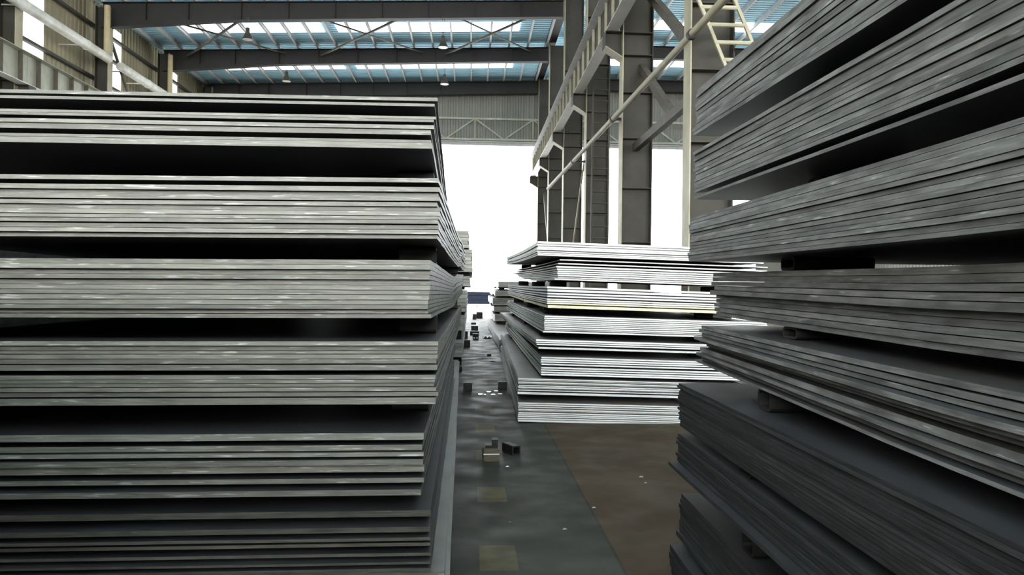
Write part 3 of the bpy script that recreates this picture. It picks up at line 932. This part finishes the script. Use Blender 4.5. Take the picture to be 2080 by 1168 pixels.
# ---- crane girders
def girder(x, ya, yb, zb, label, group, m_body, depth=0.95, wf=0.3, wt=0.46, side=-1):
    root = thing('crane_girder', (x, ya, zb), label, 'crane girder', group)
    MB().box((x - 0.008, ya + 0.01, zb + 0.02), (x + 0.008, yb - 0.01, zb + depth - 0.02)).build('web', m_body, root)
    MB().box((x - wf / 2, ya + 0.01, zb), (x + wf / 2, yb - 0.01, zb + 0.02)).build('bottom_flange', M['white_flange'], root)
    tf_ = MB().box((x - wt / 2, ya + 0.01, zb + depth - 0.02), (x + wt / 2, yb - 0.01, zb + depth)).build('top_flange', M['purlin'] if side < 0 else m_body, root)
    r = MB(); r.box((x - 0.035, ya + 0.01, zb + depth), (x + 0.035, yb - 0.01, zb + depth + 0.1)); sub(r.build('rail', M['pipe'], None), tf_)
    n = max(1, int(round((yb - ya) / 1.0)))
    for i in range(n):
        y = ya + 0.5 + i * (yb - ya) / n
        s = MB()
        s.box((x - (0.075 if side < 0 else wf / 2 - 0.01), y - 0.008, zb + 0.02), (x - 0.008, y + 0.008, zb + depth - 0.02))
        s.box((x + 0.008, y - 0.008, zb + 0.02), (x + wf / 2 - 0.01, y + 0.008, zb + depth - 0.02))
        s.build('stiffener', M['cream'] if side < 0 else M['brace'], root)  # window-wall ribs dark: their shadow is put into the colour
    return root


BAYS = ['over the nearest column bay', 'from the broad column to the ladder', 'past the ladder', 'in the fourth column bay', 'ending at the doorway']
for i in range(5):
    girder(3.30, COLY[i], COLY[i + 1], 7.76, f'crane girder on the column row, {BAYS[i]}', 'crane girders on the column row', M['column'])
LB = ['nearest bay, pale green with ribs', 'second bay', 'farthest bay']
girder(-13.7, 18.9, 24.9, 7.6, 'pale green crane girder along the window wall, bay cut by the photo edge', 'crane girders along the window wall', M['girder'], wf=0.32, side=1)
for i in range(2, 5):
    girder(-13.7, COLY[i], COLY[i + 1], 7.6, f'pale green crane girder along the window wall, {LB[i - 2]}', 'crane girders along the window wall', M['girder'], wf=0.32, side=1)

# ---- bracing in the column row
zc = 3.93
for nm, p, q, lab in (
        ('row_strut', (zc, 13.012, 5.0), (zc, 18.888, 5.0), 'level brown strut joining the nearest two columns of the row'),
        ('row_brace', (zc + 0.14, 18.889, 6.95), (zc + 0.14, 15.8, 5.08), 'short brown brace falling from the broad column to the strut'),
        ('row_brace', (zc, 13.3, 5.5), (zc, 18.7, 8.95), 'long dark brace rising from the nearest column to the broad column'),
        ('row_brace', (zc, 37.2, 1.0), (zc, 42.8, 6.8), 'thin brace between the two columns nearest the doorway'),
        ('row_brace', (zc - 0.25, 25.1, 6.6), (zc - 0.1, 30.7, 2.2), 'slim pale brace between the third and fourth columns')):
    b = MB(); b.bar(p, q, 0.14 if 'pale' not in lab else 0.05, 0.18 if 'pale' not in lab else 0.05, (1, 0, 0))
    tag(b.build(nm, M['brace'] if 'pale' not in lab else M['cream']), lab, 'brace', 'braces of the column row')
# gas pipe clamped along the columns
pa, pb = at_y(1405, 70, 12.75), at_y(1113, 383, 31.0)
dirp = (pb - pa).normalized()
root = thing('service_pipe', pa, 'long yellowish pipe running along the columns at mid height', 'pipe')
prun = MB().tube(pa - dirp * 4.5, pb, 0.062, 16).build('pipe_run', M['cream'], root, smooth=False)
for t in (0.0, 0.335, 0.66):
    c = lerp(pa, pb, t)
    cl = MB(); cl.tube(c - dirp * 0.05, c + dirp * 0.05, 0.085, 16)
    cl.box((c.x, c.y - 0.03, c.z - 0.03), (XC + 0.02, c.y + 0.03, c.z + 0.03))
    sub(cl.build('clamp', M['black'], None), prun)

# ---- ladders
def ladder(foot, head, wdir, wid, n, label, mm, rr=0.025):
    foot, head = Vector(foot), Vector(head)
    w = Vector(wdir).normalized() * wid / 2
    root = thing('steel_ladder', foot, label, 'ladder')
    for s in (-1, 1):
        MB().bar(foot + w * s, head + w * s, 0.05, 0.05, wdir).build('ladder_rail', mm, root)
    for i in range(n):
        c = lerp(foot, head, (i + 0.7) / n)
        MB().tube(c - w, c + w, rr, 8).build('rung', mm, root)
    return root


ladder((3.78, 23.2, 0), (3.98, 24.4, 8.6), (1, 0, 0), 0.5, 24, 'tall dark ladder leaning between the broad column and the third column', M['column'])
a = at_y(1475, 137, 12.5); b = at_y(1419, 0, 12.5)
d_ = (b - a).normalized()
foot = a - d_ * (a.z / d_.z) + Vector((0.3, 0, 0)); head = b + d_ * 1.2 + Vector((0.3, 0, 0))
ladder(foot, head, (1, 0, 0), 0.6, 26, 'yellowish slanted ladder beside the nearest column of the row', M['cream'], 0.035)

# ---- gutter pipes on the window wall
for i, (ya, yb) in enumerate(((19.2, 30.4), (31.4, 36.6))):
    z = 10.05
    root = thing('gutter_pipe', (-13.75, ya, z), f'{"thick white pipe along the window wall before the nearest roof beam" if i == 0 else "white pipe along the window wall between the first two roof beams"}', 'pipe', 'gutter pipes on the window wall')
    p = MB(); p.tube((-13.75, ya, z), (-13.75, yb, z), 0.17, 20); pr_ = p.build('pipe_run', M['pipe'], root, smooth=False)
    e = MB(); e.tube((-13.75, yb - 0.16, z), (-13.75, yb - 0.16, 12.0), 0.11, 16); e.build('downpipe', M['pipe_yellow'], root)
    for t in (0.15, 0.5, 0.85):
        y = lerp(ya, yb, t); k = MB(); k.tube((-13.75, y - 0.04, z), (-13.75, y + 0.04, z), 0.185, 20)
        k.box((-14.74, y - 0.02, z - 0.02), (-13.75, y + 0.02, z + 0.02)); sub(k.build('pipe_bracket', M['pipe'], None), pr_)
# horizontal rails of the window wall
for i, z in enumerate((8.75, 9.5, 10.6, 11.5)):
    tag(MB().box((XL + 0.05, 15, z - 0.05), (XL + 0.2, YF_ - 0.1, z + 0.05)).build(f'trim_{i + 1}', M['column']), kind='structure')
for nm, p, q, lab in ((0, (-14.0, 31.2, 10.9), (-14.0, 34.2, 7.7), 'thin dark brace falling from the nearest beam along the window wall'),
                      (1, (-14.0, 36.7, 9.6), (-14.0, 33.7, 8.1), 'thin pale brace rising to the second beam column on the window wall')):
    b = MB(); b.bar(p, q, 0.09, 0.09); tag(b.build('wall_brace', [M['brace'], M['cream']][nm]), lab, 'brace', 'braces on the window wall')

# ---- wind truss above the doorway
root = thing('wind_truss', (-9, YF_ - 0.5, DZ), 'pale lattice truss across the end wall above the doorway', 'truss')
for z in (DZ + 0.15, DZ + 1.28):
    MB().bar((-12.5, YF_ - 0.26, z), (20, YF_ - 0.26, z), 0.1, 0.1).build('chord', M['girder'], root)
for i in range(8):
    x = -9.5 + i * 3.2
    MB().bar((x, YF_ - 0.26, DZ + 1.28), (x + 1.6, YF_ - 0.26, DZ + 0.15), 0.07, 0.07).build('diagonal', M['girder'], root)
    MB().bar((x + 3.2, YF_ - 0.26, DZ + 1.28), (x + 1.6, YF_ - 0.26, DZ + 0.15), 0.07, 0.07).build('diagonal', M['girder'], root)
    MB().bar((x, YF_ - 0.26, DZ + 1.28), (x, YF_ - 0.26, DZ + 0.15), 0.06, 0.06).build('post', M['girder'], root)

# ---- pendant lamps
def lamp(px, py, Y, s, label):
    c = at_y(px, py, Y)
    zt = roof_z(c.x) - 0.9
    root = thing('pendant_lamp', c, label, 'lamp', 'bell lamps hanging from the roof')
    k = MB(); k.lathe([(0.03, 0.30 * s), (0.07 * s, 0.28 * s), (0.075 * s, 0.12 * s), (0.11 * s, 0.06 * s), (0.2 * s, -0.16 * s), (0.205 * s, -0.16 * s), (0.19 * s, -0.15 * s), (0.1 * s, 0.05 * s)], c, 24)
    sh = k.build('shade', M['lamp'], root, smooth=True)
    g = MB(); g.lathe([(0.0, -0.11 * s), (0.12 * s, -0.11 * s), (0.185 * s, -0.13 * s), (0.185 * s, -0.165 * s), (0.0, -0.17 * s)], c, 24); sub(g.build('lens', M['lamp_glass'], None), sh)
    for dx in (-0.02, 0.02):
        MB().tube(c + Vector((dx, 0, 0.28 * s)), Vector((c.x + dx * 2, c.y, zt)), 0.008, 6).build('hanger_rod', M['brace'], root)


lamp(503, 72, 30.7, 1.0, 'bell lamp hanging under the nearest beam, window-wall side')
lamp(900, 88, 30.7, 1.0, 'bell lamp hanging under the nearest beam, above the top of the pale-edged stack')
lamp(582, 158, 36.7, 1.0, 'bell lamp hanging under the second beam, window-wall side')
lamp(903, 164, 36.7, 1.0, 'bell lamp hanging under the second beam, column side')

# ------------------------------------------------------------------ things on the aisle floor
def block(px0, px1, py_base, hpx, dep, name, label, cat, group, m, yaw=0.0, bev=0.006):
    """solid block standing on the floor: its front foot spans px0..px1 at py_base"""
    a, b = on_floor(px0, py_base), on_floor(px1, py_base)
    w = (b - a).length
    h = hpx * a.y / F
    c = (a + b) / 2 + Vector((0, dep / 2, 0))
    bm = bmesh.new()
    bmesh.ops.create_cube(bm, size=1)
    bmesh.ops.scale(bm, vec=(w, dep, h), verts=bm.verts)
    bmesh.ops.bevel(bm, geom=bm.edges[:], offset=min(bev, h * 0.2), segments=2, affect='EDGES')
    bmesh.ops.rotate(bm, cent=(0, 0, 0), matrix=Matrix.Rotation(yaw, 3, 'Z'), verts=bm.verts)
    bmesh.ops.translate(bm, vec=(0, 0, h / 2), verts=bm.verts)
    me = bpy.data.meshes.new(name); bm.to_mesh(me); bm.free(); me.materials.append(m)
    o = bpy.data.objects.new(name, me); C.objects.link(o); o.location = (c.x, c.y, 0)
    tag(o, label, cat, group)
    return o, c, w, h


dg = 'dunnage blocks left in the aisle'
# the wooden block with a piece of angle on it, and the short tube beside
o, c, w, h = block(981, 1013, 938, 26, 0.15, 'dunnage_block', 'brown wooden block on the aisle floor with a steel angle on top', 'block', dg, M['wood'], yaw=0.06)
b2 = MB().box((-w / 2 - 0.002, -0.079, h * 0.55), (w / 2 + 0.002, -0.075, h * 0.62))
st = b2.build('edge_strip', M['paper'], None); st.parent = o; st.rotation_euler = (0, 0, 0.06)
ang = MB()
x0, y0_, z0_ = c.x - w * 0.36, c.y - 0.05, h + 0.001
ang.box((x0, y0_, z0_), (x0 + w * 0.8, y0_ + 0.1, z0_ + 0.025))
ang.box((x0 + w * 0.42, y0_, z0_ + 0.02), (x0 + w * 0.8, y0_ + 0.1, z0_ + 0.075))
tag(ang.build('steel_angle', M['black'], None, (x0, y0_, z0_)), 'short dark steel angle lying on the brown wooden block', 'steel offcut')
p = on_floor(1037, 925)
square_tube('tube_offcut', (p.x + 0.01, p.y + 0.1, 0.0), 0.085, 0.085, 0.2, 'short black square tube with an open end beside the wooden block', 'tube', dg, M['black'], yaw=PI / 2 + 0.45, wall=0.012, r=0.014)
block(941, 959, 795, 17, 0.14, 'dunnage_block', 'black block on the floor against the pale-edged stack', 'block', dg, M['black'])
block(1012, 1030, 792, 16, 0.14, 'dunnage_block', 'black block on the floor against the bright stack', 'block', dg, M['black'])
block(941, 955, 705, 14, 0.16, 'dunnage_block', 'black block at the foot of the stack behind, nearest the camera', 'block', dg, M['black'])
block(941, 950, 688, 15, 0.16, 'dunnage_block', 'black block standing just behind the one at the foot of the stack behind', 'block', dg, M['black'])
o, c, w, h = block(960, 972, 690, 12, 0.16, 'dunnage_block', 'black block with two pale spots at the foot of the aisle heap', 'block', dg, M['black'])
for s in (-1, 1):
    q = MB(); q.tube((s * w * 0.25, -0.083, h * 0.3), (s * w * 0.25, -0.078, h * 0.3), w * 0.15, 12)
    e = q.build('end_spot', M['paper'], None); e.parent = o
block(955, 973, 681, 8, 0.3, 'dunnage_block', 'long flat black block lying across the aisle heap', 'block', dg, M['black'])
block(957, 971, 672, 10, 0.3, 'dunnage_block', 'black block at the back of the aisle heap', 'block', dg, M['black'])
block(957, 967, 659, 4, 0.3, 'dunnage_block', 'small flat dark block between the two aisle heaps', 'block', dg, M['black'])
block(960, 967.5, 649, 11, 0.35, 'dunnage_block', 'upright black block on the pale-edged side of the far aisle heap', 'block', dg, M['black'])
block(968, 980, 647, 13, 0.35, 'dunnage_block', 'brownish block on the other side of the far aisle heap', 'block', dg, M['spacer'])
block(968, 970, 624, 5, 0.3, 'dunnage_block', 'tiny dark block farthest down the aisle before the doorway', 'block', dg, M['black'])
block(989, 998, 723, 4, 0.12, 'dunnage_block', 'small dark flat offcut in the middle of the aisle', 'block', dg, M['black'])
block(996, 1006, 734.5, 1.5, 0.1, 'dunnage_block', 'very thin dark offcut in the aisle by the bright stack', 'block', dg, M['black'])
# white crumpled sheet
pA, pB = on_floor(981, 688), on_floor(998, 685)
vs, fs = [], []
rd = random.Random(3)
for i in range(7):
    for j in range(5):
        vs.append((lerp(pA.x, pB.x, i / 6), pA.y + 0.9 * j / 4, 0.01 + 0.09 * abs(math.sin(i * 1.1 + j)) * (0.4 + 0.6 * rd.random())))
for i in range(6):
    for j in range(4):
        fs.append((i * 5 + j, (i + 1) * 5 + j, (i + 1) * 5 + j + 1, i * 5 + j + 1))
so = obj('crumpled_sheet', vs, fs, M['paper'], None, pA)
md = so.modifiers.new('thickness', 'SOLIDIFY'); md.thickness = 0.004
tag(so, 'white crumpled sheet on the floor beside the low stack', 'sheet')
# pale discs
for px, py, r, lab in ((976, 801.5, 0.036, 'pale disc nearest the pale-edged stack'), (985, 802, 0.018, 'smallest pale disc, second in the front row'), (1001.6, 802, 0.036, 'pale disc third in the front row'),
                       (1016, 801, 0.036, 'pale disc nearest the bright stack, front row'), (993, 796.5, 0.038, 'pale disc in the back row, towards the pale-edged stack'), (1008, 795, 0.038, 'pale disc in the back row, towards the bright stack')):
    c = on_floor(px, py)
    q = MB(); q.lathe([(0, 0.0), (r, 0.0), (r, 0.006), (r * 0.9, 0.008), (0, 0.008)], c, 24)
    tag(q.build('metal_disc', M['disc'], None, c), lab + ' on the aisle floor', 'disc', 'pale discs on the aisle floor')
# scraps
for px, py, s, lab in ((1031, 948, 0.018, 'small shiny scrap beside the wooden block'), (1302, 969, 0.02, 'larger scrap on the brown floor by the dark stack'), (1311, 981, 0.013, 'tiny scrap just in front of the larger scrap'),
                       (1206, 1031, 0.014, 'pale scrap lying on the floor joint'), (1147, 1075, 0.016, 'orange scrap on the grey floor'), (1036, 1060, 0.008, 'speck of scrap beyond the yellow dash')):
    c = on_floor(px, py)
    rd = random.Random(px)
    vs = [(c.x - s, c.y - s * 0.5, 0), (c.x + s, c.y - s * 0.3, 0), (c.x + s * 0.7, c.y + s * 0.7, 0), (c.x - s * 0.5, c.y + s * 0.5, 0.0), (c.x - s * 0.3, c.y, s * 0.5), (c.x + s * 0.5, c.y + 0.1 * s, s * 0.35)]
    fs = [(0, 1, 5, 4), (1, 2, 5), (2, 3, 4, 5), (3, 0, 4), (0, 3, 2, 1)]
    tag(obj('metal_scrap', vs, fs, M['scrap'] if 'shiny' not in lab and 'pale' not in lab else M['disc'], None, c), lab, 'scrap', 'scraps on the floor')

# dark blue stack out in the yard
for i in range(3):
    z = -0.03 + i * 0.47
    b = MB().box((-9 + 0.2 * i, 88 + 0.05 * i, z), (9 - 0.1 * i, 92, z + (0.45 if i < 2 else 0.42)))
    tag(b.build('yard_slab_stack', M['navy']), f'{["lowest", "middle", "topmost"][i]} long dark blue slab stacked in the yard beyond the doorway', 'slab', 'dark blue slabs in the yard')

# ------------------------------------------------------------------ light
w = bpy.data.worlds.new('sky')
SC.world = w
w.use_nodes = True
bg = w.node_tree.nodes['Background']
bg.inputs['Color'].default_value = (0.93, 0.97, 1.0, 1)
bg.inputs['Strength'].default_value = 10.0
sun = bpy.data.lights.new('sun', 'SUN'); sun.energy = 8.0; sun.angle = 0.01; sun.color = (1, 0.97, 0.92)
so = bpy.data.objects.new('sun', sun); C.objects.link(so)
so.rotation_euler = (math.radians(35), math.radians(20), 0)

SC.view_settings.view_transform = 'Standard'
SC.view_settings.look = 'None'
SC.view_settings.gamma = 1
SC.view_settings.use_curve_mapping = False
SC.view_settings.exposure = 0.0
SC.cycles.use_denoising = True
SC.cycles.max_bounces = 8
SC.cycles.diffuse_bounces = 5
SC.cycles.sample_clamp_indirect = 8
